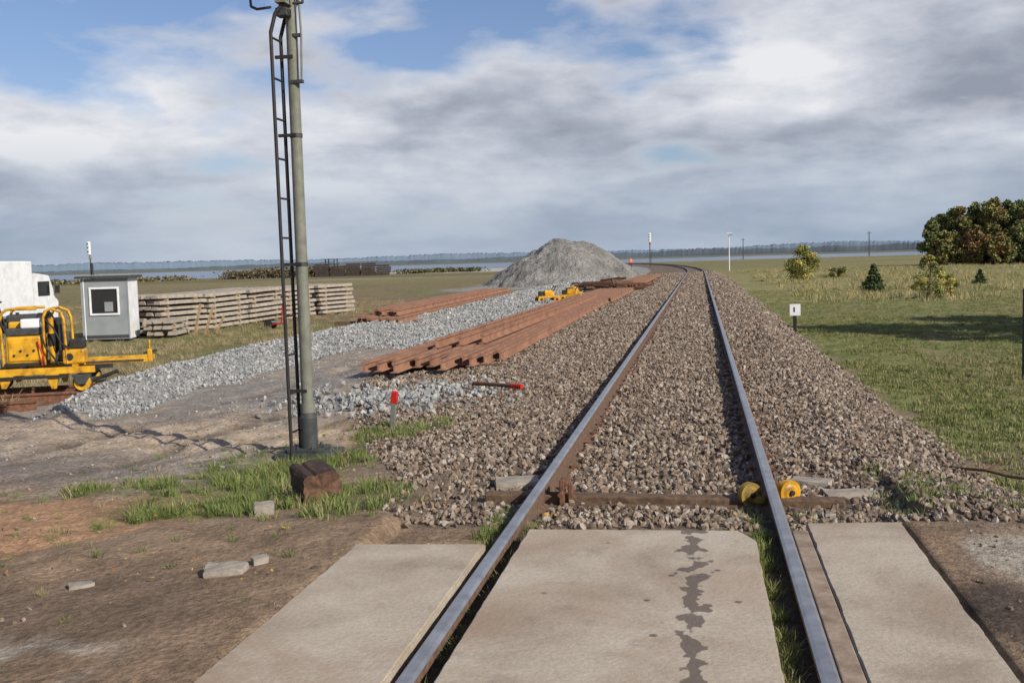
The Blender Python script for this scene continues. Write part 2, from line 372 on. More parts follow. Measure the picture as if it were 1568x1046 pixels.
b_.box((-.30,7.38,-.185),(2.52,.13,.15),M_wood,bev=.012,ry=.006); b_.box((-.35,7.26,-.20),(1.30,.05,.10),M_wood,bev=.006)
b_.build()
b_=MB('rail_stop_bracket')
for (px,py,h) in ((-.99,7.30,.2),(-1.0,7.48,.16),(-.93,7.32,.14)): b_.box((px,py,-.09),(.035,.05,h),M_rust,bev=.006)
b_.box((-.98,7.39,-.02),(.06,.2,.03),M_rust,bev=.006); b_.box((-1.03,6.75,-.13),(.04,.08,.06),M_yel,bev=.01); b_.cyl((-.99,7.2,-.08),(-.99,7.56,-.08),.018,M_rust)
b_.build()
M_yold=mat('faded_yellow_paint',(.34,.23,.04),(.15,.10,.03),14,.7,bump=.2)
b_=MB('derailer_clamp')
for cx,cy,mt,r in ((.32,7.33,M_yold,.085),(.59,7.42,M_yel,.085)):
    d=Vector((.55,-.83,0)); p=Vector((cx,cy,-.085))
    b_.cyl(p-d*.025,p+d*.025,r,mt,n=28); b_.cyl(p+d*.025,p+d*.035,r*.72,mt,n=24,r1=r*.5); b_.cyl(p+d*.035,p+d*.05,r*.22,M_blk,n=12)
    b_.box((cx+(.06 if cx<.46 else -.06),cy,-.12),(.10,.05,.05),mt,bev=.01)
b_.box((.46,7.38,-.165),(.34,.07,.03),M_rust,bev=.005)
b_.build()
# ------------------------------------------------------------ concrete crossing slabs
def slabmat(name,drip):
    m,n,b=newmat(name); tco=n.new('ShaderNodeTexCoord').outputs['Object']
    f=n.noise(tco,1.6,8,.6,.4); g=n.noise(tco,45,5,.65)
    c0=n.ramp(f,[(.3,(.31,.255,.195)),(.48,(.42,.36,.28)),(.68,(.49,.43,.345))])
    c0=n.mix(1.0,c0,n.ramp(g,[(.3,.84),(.7,1.1)]),'MULTIPLY')
    vo=n.new('ShaderNodeTexVoronoi'); vo.inputs['Scale'].default_value=2.6; n.link(tco,vo.inputs['Vector'])
    c0=n.mix(n.ramp(vo.outputs['Distance'],[(.03,.95),(.065,0.0)]),c0,(.06,.05,.04))
    mud=n.noise(tco,.9,7,.65,.8); c0=n.mix(n.ramp(mud,[(.47,0.0),(.66,.7)]),c0,(.31,.22,.15))
    wet=n.noise(tco,2.2,7,.7,.3); c0=n.mix(n.ramp(wet,[(.57,0.0),(.68,.4)]),c0,(.19,.15,.12))
    s=n.new('ShaderNodeSeparateXYZ'); n.link(tco,s.inputs[0])
    if drip:
        sm_=n.new('ShaderNodeMapping'); sm_.inputs['Scale'].default_value=(1,.75,1); n.link(tco,sm_.inputs[0])
        dx=n.math('ABSOLUTE',n.math('ADD',s.outputs[0],n.math('ADD',n.math('MULTIPLY',n.math('SUBTRACT',n.noise(tco,2.2,2),.5),.10),.055)))
        near=n.math('SUBTRACT',1.0,n.math('MULTIPLY',dx,9.0),True)
        sp_=n.noise(sm_.outputs[0],11,3,.45,.1)
        k=n.math('MULTIPLY',n.ramp(n.math('ADD',sp_,n.math('MULTIPLY',near,.31)),[(.69,0.0),(.73,1.0)]),n.ramp(near,[(.02,0.0),(.15,1.0)]))
        c0=n.mix(n.math('MULTIPLY',k,.78),c0,(.085,.062,.055))
        v3=n.new('ShaderNodeTexVoronoi'); v3.inputs['Scale'].default_value=5.5; n.link(tco,v3.inputs['Vector'])
        n2=n.math('SUBTRACT',1.0,n.math('MULTIPLY',dx,3.0),True)
        c0=n.mix(n.math('MULTIPLY',n.ramp(v3.outputs['Distance'],[(.08,.8),(.12,0.0)]),n.ramp(n2,[(.1,0.0),(.4,1.0)])),c0,(.09,.07,.06))
    n.link(c0,b.inputs['Base Color']); b.inputs['Roughness'].default_value=.85; b.inputs['Specular IOR Level'].default_value=.25
    bp=n.new('ShaderNodeBump'); bp.inputs['Strength'].default_value=.5; bp.inputs['Distance'].default_value=.008; n.link(n.math('ADD',g,f),bp.inputs['Height']); n.link(bp.outputs[0],b.inputs['Normal'])
    return m
def slab(name,poly,mt,z0=-.12,z1=-.006):
    import bmesh
    pts=[]
    for (a,b2_) in zip(poly,poly[1:]+poly[:1]):
        L=math.dist(a,b2_); k=max(1,int(L/.04))
        for i in range(k):
            u=i/k; px=a[0]+(b2_[0]-a[0])*u; py=a[1]+(b2_[1]-a[1])*u
            j=.0 if i==0 else 1
            nn=mnoise.noise(Vector((px*6,py*6,3)))*.005-max(0,mnoise.noise(Vector((px*3,py*3,9)))-.3)*.03+mnoise.noise(Vector((px*22,py*22,3)))*.003
            dx,dy=-(b2_[1]-a[1])/L,(b2_[0]-a[0])/L   # inward normal for a CCW outline
            pts.append((px-dx*nn*j,py-dy*nn*j))
    bm=bmesh.new(); vs=[bm.verts.new((p[0],p[1],z0)) for p in pts]; f=bm.faces.new(vs)
    r=bmesh.ops.extrude_face_region(bm,geom=[f]); 
    for v in r['geom']:
        if isinstance(v,bmesh.types.BMVert): v.co.z=z1
    bmesh.ops.recalc_face_normals(bm,faces=bm.faces[:])
    top=[f for f in bm.faces if abs(f.normal.z)>.9 and f.calc_center_median().z>(z0+z1)/2]
    bmesh.ops.bevel(bm,geom=[e for f in top for e in f.edges],offset=.008,segments=2,affect='EDGES')
    me=bpy.data.meshes.new(name); bm.to_mesh(me); bm.free(); me.materials.append(mt); return link(bpy.data.objects.new(name,me))
SM1=slabmat('crossing_concrete',False); SM2=slabmat('crossing_concrete_wet',True)
slab('concrete_crossing_slab',[(-1.95,1.0),(-1.21,1.0),(-1.21,5.66),(-1.95,5.6)],SM1)
slab('concrete_crossing_slab',[(-1.02,1.0),(.29,1.0),(.29,5.85),(.20,6.06),(-1.02,6.0)],SM2)
slab('concrete_crossing_slab',[(.595,1.0),(1.14,1.0),(1.14,6.32),(.595,6.25)],SM1)
M_strip=mat('muddy_timber',(.34,.265,.195),(.20,.145,.105),7,.9,bump=.4)
b_=MB('timber_flange_strip'); b_.box((.546,3.4,-.06),(.09,5.4,.10),M_strip,bev=.006); b_.build()
# ------------------------------------------------------------ stones
def stone(name,mt,k):
    import bmesh
    r=random.Random(k); bm=bmesh.new()
    ax=(r.uniform(.75,1.2),r.uniform(.6,1.0),r.uniform(.5,.8))
    for i in range(12):
        v=Vector((r.gauss(0,1),r.gauss(0,1),r.gauss(0,1))).normalized()*r.uniform(.8,1.05)
        bm.verts.new((v.x*ax[0]*.5,v.y*ax[1]*.5,v.z*ax[2]*.5))
    bmesh.ops.convex_hull(bm,input=bm.verts[:])
    for v in [v for v in bm.verts if not v.link_faces]: bm.verts.remove(v)
    me=bpy.data.meshes.new(name); bm.to_mesh(me); bm.free(); me.materials.append(mt); return bpy.data.objects.new(name,me)
MS_b=rmat('ballast_stone',[(0,(.10,.076,.059)),(.3,(.185,.138,.102)),(.55,(.26,.19,.137)),(.8,(.29,.24,.19)),(1,(.42,.37,.31))],nscale=3)
MS_p=rmat('pale_granite_stone',[(0,(.18,.185,.185)),(.4,(.285,.29,.285)),(.8,(.36,.36,.35)),(1,(.48,.47,.44))],nscale=3)
st_b=[stone('ballast_stone_%d'%k,MS_b,k) for k in range(8)]
st_p=[stone('granite_stone_%d'%k,MS_p,k+20) for k in range(8)]
def place(pts,size,lift=.2,smin=.6,smax=1.4):
    n=len(pts); s=size*rng.uniform(smin,smax,n)
    z=height(pts[:,0],pts[:,1])+s*lift
    return np.column_stack([pts,z]),rng.uniform(0,6.28,(n,3)),np.column_stack([s]*3),rng.integers(0,8,n)
def sample(x0,x1,y0,y1,dens):
    n=int((x1-x0)*(y1-y0)*dens); return np.column_stack([rng.uniform(x0,x1,n),rng.uniform(y0,y1,n)])
def msk(p):
    return masks(p[:,0],p[:,1],fbm(p[:,0]*1.3,p[:,1]*1.3,21),fbm(p[:,0]*5,p[:,1]*5,22))
def offrail(p):
    t=p[:,0]-tcen(p[:,1]); return (np.abs(np.abs(t)-.795)>.075)&~((np.abs(p[:,1]-7.33)<.13)&(t>-1.3)&(t<1.35)&(rng.uniform(0,1,len(p))<.85))
bands=[(6.2,13,560,.054),(13,20,400,.059),(20,32,220,.072),(32,60,95,.10),(60,110,36,.14)]
Ps=[];Pp=[]
for (a0,a1,d,s) in bands:
    p=sample(-6.2,2.7,a0,a1,d); p=p[offrail(p)]; mb,mp=msk(p); k=mb>rng.uniform(.2,.8,len(p)); Ps.append(place(p[k],s))
    if a1>12:
        p=sample(-11,-5,max(a0,11.5),a1,d*.8); mb,mp=msk(p); k=mp>rng.uniform(.2,.8,len(p)); Pp.append(place(p[k],s*1.05))
def clumpy(p,s): return p[fbm(p[:,0]*1.7,p[:,1]*1.7,s)>rng.uniform(.42,.62,len(p))]
Ps.append(place(clumpy(sample(-9,-2,4,13,60),77),.026,.1,.3,1.6))
Ps.append(place(clumpy(sample(1.2,4.5,4,12,60),78),.028,.1,.3,1.5))
p=np.column_stack([rng.normal(-4.2,.7,800),rng.normal(14.0,.75,800)]); Pp.append(place(p,.085,.4))
Pp.append(place(clumpy(sample(-9,-4,8,24,22),79),.035,.1,.4,1.5))
cat=lambda L:[np.concatenate(q) for q in zip(*L)]
scatter('track_ballast_gravel',*cat(Ps),st_b)
scatter('pale_gravel',*cat(Pp),st_p)
# gravel pile
def pilez(x,y):
    r1=np.hypot((x+12.1)*1.0,(y-91)*.9); r2=np.hypot((x+10.3)*1.05,(y-92.5)*.85)
    n_=fbm(x*.6,y*.6,51)-.5
    a=4.55-np.sqrt(r1**2+.6)*.66; b=4.25-np.sqrt(r2**2+.6)*.66
    z=np.log(np.exp(a*2.2)+np.exp(b*2.2))/2.2-.25
    return z+n_*.8-.35+(fbm(x*2.5,y*2.5,52)-.5)*.4
gx=np.linspace(-22,-1,190); gy=np.linspace(80,105,190); PX,PY=np.meshgrid(gx,gy); PZ=pilez(PX,PY)
PZ=np.maximum(PZ-.1,-1.0)
I=np.arange(189*190).reshape(189,190)[:,:-1].ravel(); ff=np.stack([I,I+1,I+191,I+190],1)
keep=PZ.ravel()[ff].max(1)>-.95
M_pile=mat('crushed_stone',(.31,.295,.27),(.22,.213,.195),.5,.95,bump=1.0,bscale=5,c3=(.165,.157,.14),bdist=.3)
m_=M_pile; nn_=N(m_.node_tree); bs=m_.node_tree.nodes['Principled BSDF']; src=bs.inputs['Base Color'].links[0].from_socket
tcp=nn_.new('ShaderNodeTexCoord').outputs['Object']; nn_.link(nn_.mix(1.0,src,nn_.ramp(nn_.noise(tcp,6,6,.7),[(.3,.6),(.7,1.4)]),'MULTIPLY'),bs.inputs['Base Color'])
link(mesh_np('gravel_pile',np.stack([PX.ravel(),PY.ravel(),PZ.ravel()],1),ff[keep],[M_pile],smooth=False))
# ------------------------------------------------------------ grass
def tuft(name,mt,k,nb,h,spread,w):
    r=random.Random(k); vs=[];fs=[]
    for i in range(nb):
        a=r.uniform(0,6.28); d=r.uniform(0,spread); bx,by=d*math.cos(a),d*math.sin(a)
        la=a+r.uniform(-.8,.8); ln=r.uniform(.1,.9); hh=h*r.uniform(.35,1.1); ww=w*r.uniform(.7,1.3)
        sa=r.uniform(0,6.28); sx,sy=math.cos(sa)*ww,math.sin(sa)*ww; lx,ly=math.cos(la)*ln*hh,math.sin(la)*ln*hh
        o=len(vs); vs+=[(bx-sx,by-sy,-.01),(bx+sx,by+sy,-.01),(bx+lx*.35+sx*.8,by+ly*.35+sy*.8,hh*.6),(bx+lx*.35-sx*.8,by+ly*.35-sy*.8,hh*.6),(bx+lx,by+ly,hh)]
        fs+=[(o,o+1,o+2,o+3),(o+3,o+2,o+4)]
    me=bpy.data.meshes.new(name); me.from_pydata(vs,[],fs); me.materials.append(mt); return bpy.data.objects.new(name,me)
MG=rmat('green_grass',[(0,(.08,.12,.03)),(.5,(.14,.18,.05)),(.85,(.21,.235,.075)),(1,(.34,.28,.15))],rough=.6)
ML=rmat('lawn_green',[(0,(.12,.15,.04)),(.45,(.17,.195,.06)),(.7,(.22,.225,.085)),(1,(.34,.285,.15))],rough=.7)
MD=rmat('dry_grass',[(0,(.20,.16,.08)),(.5,(.30,.24,.14)),(.8,(.38,.31,.18)),(1,(.19,.19,.07))],rough=.8)
MT=rmat('straw_grass',[(0,(.30,.27,.12)),(.6,(.41,.35,.18)),(1,(.22,.23,.09))],rough=.8)
tg=[tuft('grass_tuft_%d'%k,MG,k,24,.10,.07,.003) for k in range(6)]
tl=[tuft('grass_lawn_%d'%k,ML,k+9,22,.05,.13,.0045) for k in range(6)]
td=[tuft('dry_tuft_%d'%k,MD,k,30,.2,.16,.005) for k in range(6)]
tt=[tuft('straw_tuft_%d'%k,MT,k,34,.4,.35,.010) for k in range(6)]
def gpl(p,smin,smax):
    n=len(p); s=rng.uniform(smin,smax,n); return np.column_stack([p,height(p[:,0],p[:,1])]),np.column_stack([rng.uniform(-.2,.2,(n,2)),rng.uniform(0,6.28,n)]),np.column_stack([s,s,s*rng.uniform(.6,1.2,n)]),rng.integers(0,6,n)
def bl(p,cx,cy,rx,ry,j=.5):
    nz=fbm(p[:,0]*1.3,p[:,1]*1.3,21); nf=fbm(p[:,0]*5,p[:,1]*5,22)
    return sm(1.25,.75,np.hypot((p[:,0]-cx)/rx,(p[:,1]-cy)/ry)+(nz-.5)*j*2+(nf-.5)*j)
p=sample(-6,-2,5.6,12.4,240); g=greens(lambda *q:bl(p,*q))
g=g*sm(.34,.57,fbm(p[:,0]*2.6,p[:,1]*2.6,61)); p=p[g>rng.uniform(.05,1,len(p))]
p2=sample(1.2,3.6,6.6,8.6,70); p2=p2[fbm(p2[:,0]*3,p2[:,1]*3,62)>rng.uniform(.4,.6,len(p2))]
yg=rng.uniform(3.4,7.2,150); p3=np.column_stack([.33+rng.normal(0,.018,150),yg])
yg=rng.uniform(3.4,6.6,40); p4=np.column_stack([-1.05+rng.normal(0,.01,40),yg]); p5=np.column_stack([rng.uniform(-1.35,-1.19,110),rng.uniform(5.5,7,110)])
p6=sample(-6,-2,4.4,12,6); p7=sample(.1,1.6,6.25,7.2,25)
scatter('grass',*cat([gpl(p,.3,1.2),gpl(p2,.4,1.0),gpl(np.vstack([p3,p4,p5]),.3,.75),gpl(np.vstack([p6,p7]),.3,.7)]),tg)
def lim(p,lo=-.80,hi=.36): return p[(p[:,0]>lo*p[:,1]-1)&(p[:,0]<hi*p[:,1]+2)]
p=lim(np.vstack([sample(2.3,9,8.3,20,120),sample(2.3,14,20,34,55),sample(2.4,22,34,60,20)]))
t_=p[:,0]-tcen(p[:,1]); p=p[(t_+(fbm(p[:,0]*1.3,p[:,1]*1.3,21)-.5)*.8>2.85)]
p=p[(1-bl(p,3.6,10.3,1.3,1.6)*.85)*sm(.25,.5,fbm(p[:,0]*1.1,p[:,1]*1.1,66))>rng.uniform(0,1,len(p))]
scatter('lawn_grass',*gpl(p,.5,1.3),tl)
p=lim(np.vstack([sample(-30,-10.3,14,30,14),sample(-48,-10.3,30,60,6)])); p=p[fbm(p[:,0]*.5,p[:,1]*.5,71)>rng.uniform(.3,.65,len(p))]
pr=lim(np.vstack([sample(3.0,9,12,30,7),sample(3,16,28,42,6)])); pr=pr[fbm(pr[:,0]*.6,pr[:,1]*.5,29)>rng.uniform(.45,.66,len(pr))]
scatter('dry_grass',*cat([gpl(p,.4,1.05),gpl(pr,.2,.5)]),td)
p=lim(np.vstack([sample(4.5,24,44,62,3.0),sample(4.5,48,62,130,2.0)])); p=p[fbm(p[:,0]*.12,p[:,1]*.2,72)>rng.uniform(.41,.65,len(p))]
scatter('straw_grass',*gpl(p,.4,1.1),tt)
nl_=160; ctr=np.column_stack([rng.uniform(-4.5,-1.4,nl_),rng.uniform(4.8,8.5,nl_)]); ctr=np.vstack([ctr,np.column_stack([rng.uniform(-1,.3,30),rng.uniform(6.1,7.1,30)])]); nl_=len(ctr)
cz=height(ctr[:,0],ctr[:,1])+.03; C3=np.column_stack([ctr,cz]); aa=rng.normal(0,1,(nl_,3))*[1,1,.3]; aa/=np.linalg.norm(aa,axis=1)[:,None]; bb=np.cross(aa,[0,0,1]); s_=rng.uniform(.008,.018,nl_)[:,None]
v=np.stack([C3-aa*s_,C3+bb*s_*.7,C3+aa*s_,C3-bb*s_*.7],1).reshape(-1,3)
M_leaf=colmat('leaves',.65,.2)
link(mesh_np('fallen_leaves',v,np.arange(nl_*4).reshape(-1,4),[M_leaf],col=np.repeat(np.array([(.45,.28,.04),(.35,.13,.03),(.40,.33,.12)])[rng.integers(0,3,nl_)],4,0)))
# ------------------------------------------------------------ trees
M_bark=mat('bark',(.10,.08,.06),(.05,.04,.03),12,.9,bump=.4)
M_birch=mat('birch_bark',(.55,.53,.48),(.25,.23,.20),14,.8,bump=.2)
def tree(name,loc,h,cr,cz0,pal,nclump,nleaf,ls,conifer=False,seed=1,trunk=.09,bark=None,full=False,fat=1.0):
    r=np.random.default_rng(seed); b_=MB(name); bark=bark or M_bark
    x0,y0=loc; z0=float(height(x0,y0))-.05
    lean=r.normal(0,.03,2)*h
    top=Vector((x0+lean[0],y0+lean[1],z0+h*.92)); base=Vector((x0,y0,z0))
    for k in range(5):
        a=base.lerp(top,k/5); c_=base.lerp(top,(k+1)/5); b_.cyl(a,c_,trunk*(1-k/5.6),bark,r1=trunk*(1-(k+1)/5.6),n=7,cap=False)
    C=[];RR=[];CC=[]
    for k in range(nclump):
        if conifer:
            u=(k+.5)/nclump; zc=z0+h*(.08+.88*u); rr=cr*(1-u)**.9*r.uniform(.7,1.05); a=k*2.4
            c_=np.array([x0+math.cos(a)*rr*.65,y0+math.sin(a)*rr*.65,zc]); rad_=max(.12*cr,cr*.42*(1-u))
        elif full:   # crown reaches the ground, pointed irregular top
            u=r.uniform(0.02,1); a=r.uniform(0,6.28); pr_=min(1,.75+u)*(1-max(0,u-.45)/.62)**.8; rr=cr*pr_*r.uniform(.2,1)**.5*.85
            c_=np.array([x0+math.cos(a)*rr,y0+math.sin(a)*rr,z0+h*(.05+.9*u)]); rad_=fat*cr*r.uniform(.14,.30)*(.55+.45*pr_)
        else:
            d=r.normal(0,1,3); d/=np.linalg.norm(d); q=r.uniform(.35,1)**.6
            zc=cz0+(h-cz0)*.5+d[2]*(h-cz0)*.45*q
            prof_=1-.5*max(0,(zc-cz0)/(h-cz0)-.45)
            c_=np.array([x0+d[0]*cr*q*.85*prof_,y0+d[1]*cr*q*.85*prof_,z0+zc]); rad_=cr*r.uniform(.16,.33)
        C.append(c_);RR.append(rad_); pc=np.array(pal[r.integers(len(pal))])*r.uniform(.6,1.35); CC.append(pc)
        tt_=min(.95,max(.05,(c_[2]-z0)/h-.18)); b_.cyl(base.lerp(top,tt_),Vector(c_),trunk*.3,bark,r1=trunk*.06,n=5,cap=False)
    C=np.array(C);RR=np.array(RR);CC=np.array(CC)
    ci=r.integers(0,nclump,nleaf); d=r.normal(0,1,(nleaf,3)); d/=np.linalg.norm(d,axis=1)[:,None]
    ctr=C[ci]+d*RR[ci][:,None]*(r.uniform(.2,1.2,nleaf)[:,None])*np.array([1,1,.8 if not conifer else .45])
    ctr[:,2]=np.maximum(ctr[:,2],z0+.08)
    a=r.normal(0,1,(nleaf,3)); a/=np.linalg.norm(a,axis=1)[:,None]; bb=np.cross(a,r.normal(0,1,(nleaf,3))); bb/=np.linalg.norm(bb,axis=1)[:,None]
    s=ls*r.uniform(.6,1.4,nleaf)[:,None]
    v=np.stack([ctr-a*s,ctr+bb*s*.6,ctr+a*s,ctr-bb*s],1).reshape(-1,3)
    f=np.arange(nleaf*4).reshape(-1,4); lc_=(CC[ci]*r.uniform(.75,1.25,(nleaf,1)))
    lo=mesh_np(name+'_leaves',v,f,[M_leaf],col=np.repeat(np.clip(lc_,0,1),4,0)); lo.name='leaves'
    o=b_.build(); o.name=name; link(lo); lo.parent=o
    return o
AUT=[(.21,.19,.065),(.23,.20,.07),(.22,.15,.055),(.15,.16,.05)]
GRN=[(.12,.15,.05),(.15,.175,.06),(.18,.19,.07)]
YEL=[(.38,.34,.09),(.29,.29,.085),(.21,.24,.07),(.42,.34,.09)]
ORG=[(.21,.13,.055),(.17,.115,.05),(.15,.135,.05)]
PIN=[(.05,.08,.03),(.075,.105,.04)]
LBR=[(.32,.33,.14),(.37,.34,.14),(.25,.27,.11)]
for i,(tx,ty,h,cr,pal) in enumerate([(28.6,138,6.0,1.7,GRN),(30.2,140,6.6,2.0,GRN),(31.8,138,7.4,2.1,AUT),(33.8,140,8.0,2.4,GRN),(35.8,138,8.3,2.3,AUT),(38.0,140,8.0,2.4,GRN),(39.9,138,8.1,2.3,AUT),(42,138,8.2,2.5,LBR),(44.5,140,8.4,2.8,AUT),(36.8,145,8.0,3,GRN),(33.0,146,7.6,2.8,GRN),(40.6,145,8.2,2.8,GRN),(41.3,134,6.2,2.0,LBR),(32.9,135.5,4.8,2.0,ORG),(37.6,134.5,5.2,2.1,GRN),(29.8,136.5,4.2,1.7,AUT),(35.3,133.5,3.8,1.8,AUT),(39.5,133,3.6,1.8,GRN)]):
    tree('deciduous_tree',(tx,ty),h,cr,.05,pal,60,6500,.14,seed=i+3,trunk=.14,bark=M_birch if pal is LBR else None,full=True,fat=1.3)
tree('autumn_shrub',(7.5,79.6),2.6,1.4,.05,YEL,60,7000,.055,seed=30,trunk=.05,full=True,fat=1.25)
tree('pine_sapling',(8.5,54.4),1.5,.75,0,PIN,34,3400,.05,conifer=True,seed=31,trunk=.035)
tree('birch_sapling',(9.5,46.4),1.9,.85,.05,YEL+GRN,44,3600,.035,seed=32,trunk=.025,full=True,fat=1.1)
tree('small_shrub',(10.9,87.5),1.0,.9,.05,GRN+YEL,16,1500,.06,seed=33,trunk=.03)
tree('pine_sapling',(15.8,63.8),.9,.5,0,PIN,20,1500,.045,conifer=True,seed=34,trunk=.03)
tree('birch_sapling',(10.6,47.5),1.1,.5,.05,YEL,14,900,.04,seed=36,trunk=.02)
tree('roadside_tree',(14.0,23.0),8.5,3.0,2.2,AUT,40,6000,.17,seed=41,trunk=.16)
tree('roadside_tree',(18.5,25.5),9.0,3.1,2.2,AUT,40,6000,.17,seed=42,trunk=.16)
tree('roadside_tree',(23.5,27.0),9.5,3.2,2.2,GRN,40,6000,.17,seed=43,trunk=.16)
def band(name,r0,hfun,colr,a0=-.95,a1=.75,n_=1500,depth=60):
    A=np.linspace(a0,a1,n_); hh=hfun(A); v=[];f=[]
    for k,q in enumerate(A):
        for (dr,s) in ((0,0),(0,.8),(depth*.3,1.0),(depth,1.0),(depth*1.2,0)):
            rr=r0+dr; jit=.9+.2*hsh(k*1.0,dr,7); v.append((math.sin(q)*rr,math.cos(q)*rr,-2.5+max(.2,hh[k]*(jit if s else 0)*max(s,.0))))
    for k in range(n_-1):
        for j in range(4): a=k*5+j; f.append((a,a+5,a+6,a+1))
    return link(mesh_np(name,v,f,[colr]))
M_far=mat('distant_forest',(.095,.115,.135),(.07,.088,.108),.02,1,bump=0)  # blue-grey distance haze painted into this colour and the farther band's
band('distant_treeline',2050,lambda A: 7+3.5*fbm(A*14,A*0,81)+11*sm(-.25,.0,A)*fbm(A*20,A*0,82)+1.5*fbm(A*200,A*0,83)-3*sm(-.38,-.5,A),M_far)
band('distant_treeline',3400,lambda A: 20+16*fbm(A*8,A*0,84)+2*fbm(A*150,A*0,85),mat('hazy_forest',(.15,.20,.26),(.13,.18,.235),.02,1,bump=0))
M_hedge=colmat('hedge_leaves',.8,.1)
def hedge(name,p0,p1,h,w_,n_,pal,ls,seed):
    r=np.random.default_rng(seed); u=r.uniform(0,1,n_); q=np.column_stack([p0[0]+(p1[0]-p0[0])*u,p0[1]+(p1[1]-p0[1])*u])+r.normal(0,w_,(n_,2))
    hh=h*(.45+.9*fbm(u*25,u*0,seed)); z=height(q[:,0],q[:,1])+r.uniform(0,1,n_)*hh; ctr=np.column_stack([q,z])
    a=r.normal(0,1,(n_,3)); a/=np.linalg.norm(a,axis=1)[:,None]; bb=np.cross(a,r.normal(0,1,(n_,3))); bb/=np.linalg.norm(bb,axis=1)[:,None]
    s=ls*r.uniform(.6,1.4,n_)[:,None]; v=np.stack([ctr-a*s,ctr+bb*s,ctr+a*s,ctr-bb*s],1).reshape(-1,3)
    cl=np.array(pal)[r.integers(0,len(pal),n_)]*r.uniform(.7,1.3,(n_,1))
    link(mesh_np(name,v,np.arange(n_*4).reshape(-1,4),[M_hedge],col=np.repeat(cl,4,0)))
hedge('shoreline_hedge',(-92,195),(-66,205),1.9,1.4,6000,[(.12,.09,.055),(.15,.115,.07),(.13,.12,.07)],.2,5)
hedge('shoreline_hedge',(-62,215),(-48,225),.9,1.2,1500,[(.10,.10,.05),(.12,.11,.05)],.22,6)
hedge('shoreline_hedge',(-140,160),(-100,195),.9,1.5,2500,[(.15,.13,.07),(.18,.16,.08)],.22,8)
# ------------------------------------------------------------ rail piles
ptop=[(-.07,0),(.07,0),(.07,.012),(.012,.03),(.010,.125),(.036,.137),(.036,.175),(-.036,.175),(-.036,.137),(-.010,.125),(-.012,.03),(-.07,.012)]
def lay(b_,x0,y0,x1,y1,z,k,w_=.03):
    b_.sweep(ptop,[Vector((x0+(x1-x0)*i/8+math.sin(i/8*3.1+k*.15)*w_,y0+(y1-y0)*i/8,z)) for i in range(9)],lambda q:M_orange)
r=random.Random(13)
b_=MB('rusty_rail_pile')
for k in range(12):
    u=(k+.5)/12; x0=-5.62+2.1*u+r.uniform(-.03,.03); y0=16.6+1.1*u+r.choice([-.4,0,.35,.9]); x1=-5.45+1.85*u+r.uniform(-.02,.02)
    lay(b_,x0,y0,x1,y0+25+r.uniform(-.3,.3),-.22,k)
for k in range(12):
    u=(k+.5)/12; x0=-5.45+1.9*u; y0=42.9+r.uniform(-.3,.3)
    lay(b_,x0,y0,x0+.1,y0+15+r.uniform(-.5,.5),-.22,k)
for k in range(3): lay(b_,-4.95+.34*k,19.2+k*.5,-4.9+.34*k,43,-.04,k)
for q in (17.9,20.5,24,28,33,38,42,48,54): b_.box((-4.55,q,-.265),(2.5,.14,.09),M_wood,rz=.02)
b_.build()
b_=MB('rusty_rail_stack')
for k in range(11):
    u=(k+.5)/11; lay(b_,-10.3+1.8*u,30.2-1.4*u+r.uniform(-.5,.5),-11.1+1.8*u,52+r.uniform(-1,1),-.14,k)
for k in range(7):
    u=(k+.5)/7; lay(b_,-10.0+1.3*u,30.8-1.2*u+r.uniform(-.5,.5),-10.8+1.3*u,51.5+r.uniform(-1,1),.05,k+20)
for q in (30.5,36,42,48): b_.box((-9.7-(q-30)*.04,q,-.2),(2.6,.16,.12),M_wood)
b_.build()
b_=MB('rusty_rail_pile')
for k in range(9):
    x0=-5.0+k*.2; y0=60+r.uniform(-1,1); lay(b_,x0,y0,x0+.1,y0+30,-.12+(k%3)*.03,k)
for k in range(3): b_.box((-4.2,62+k*11,-.2),(2.2,.2,.16),M_wood)
b_.build()
# ------------------------------------------------------------ signal post with ladder
def gh(x,y): return float(height(x,y))
PX0,PY0=-3.86,9.80; gz=gh(PX0,PY0)
b_=MB('railway_signal_mast')
b_.box((PX0,PY0,gz+.05),(.58,.46,.08),M_dgrey,bev=.012); b_.box((PX0-.02,PY0+.02,gz+.105),(.36,.34,.03),M_dgrey,bev=.006)
b_.cyl((PX0,PY0,gz+.10),(PX0,PY0,gz+.42),.086,M_dgrey,n=20); b_.cyl((PX0,PY0,gz+.42),(PX0,PY0,gz+.47),.086,M_dgrey,r1=.066,n=20)
b_.cyl((PX0,PY0,gz+.47),(PX0,PY0,gz+.56),.072,M_pole,n=20)
b_.cyl((PX0,PY0,gz+.56),(PX0,PY0,4.9),.060,M_pole,r1=.052,n=20)
for k in range(6): 
    a=k*1.05; b_.cyl((PX0+.15*math.cos(a),PY0+.15*math.sin(a),gz+.06),(PX0+.15*math.cos(a),PY0+.15*math.sin(a),gz+.15),.014,M_dgrey,n=6)
for s in (-.12,.12):
    b_.tube([(PX0-.10,PY0+s-.10,gz-.02),(PX0-.125,PY0+s-.1,3.80),(PX0-.08,PY0+s-.08,3.98),(PX0+.04,PY0+s-.04,4.14),(PX0+.09,PY0+s,4.9)],.0185,M_blk)
z=gz+.30
while z<3.8:
    f_=(z-gz)/(3.9-gz); xx=PX0-.10-.025*f_; b_.cyl((xx,PY0-.22,z),(xx,PY0+.02,z),.011,M_blk,n=6); z+=.38
for z in (.35,1.6,2.85,3.6): b_.box((PX0-.07,PY0-.05,z),(.18,.03,.03),M_blk)
for z in (1.6,2.85): b_.cyl((PX0,PY0,z-.02),(PX0,PY0,z+.02),.062,M_dgrey,n=16)
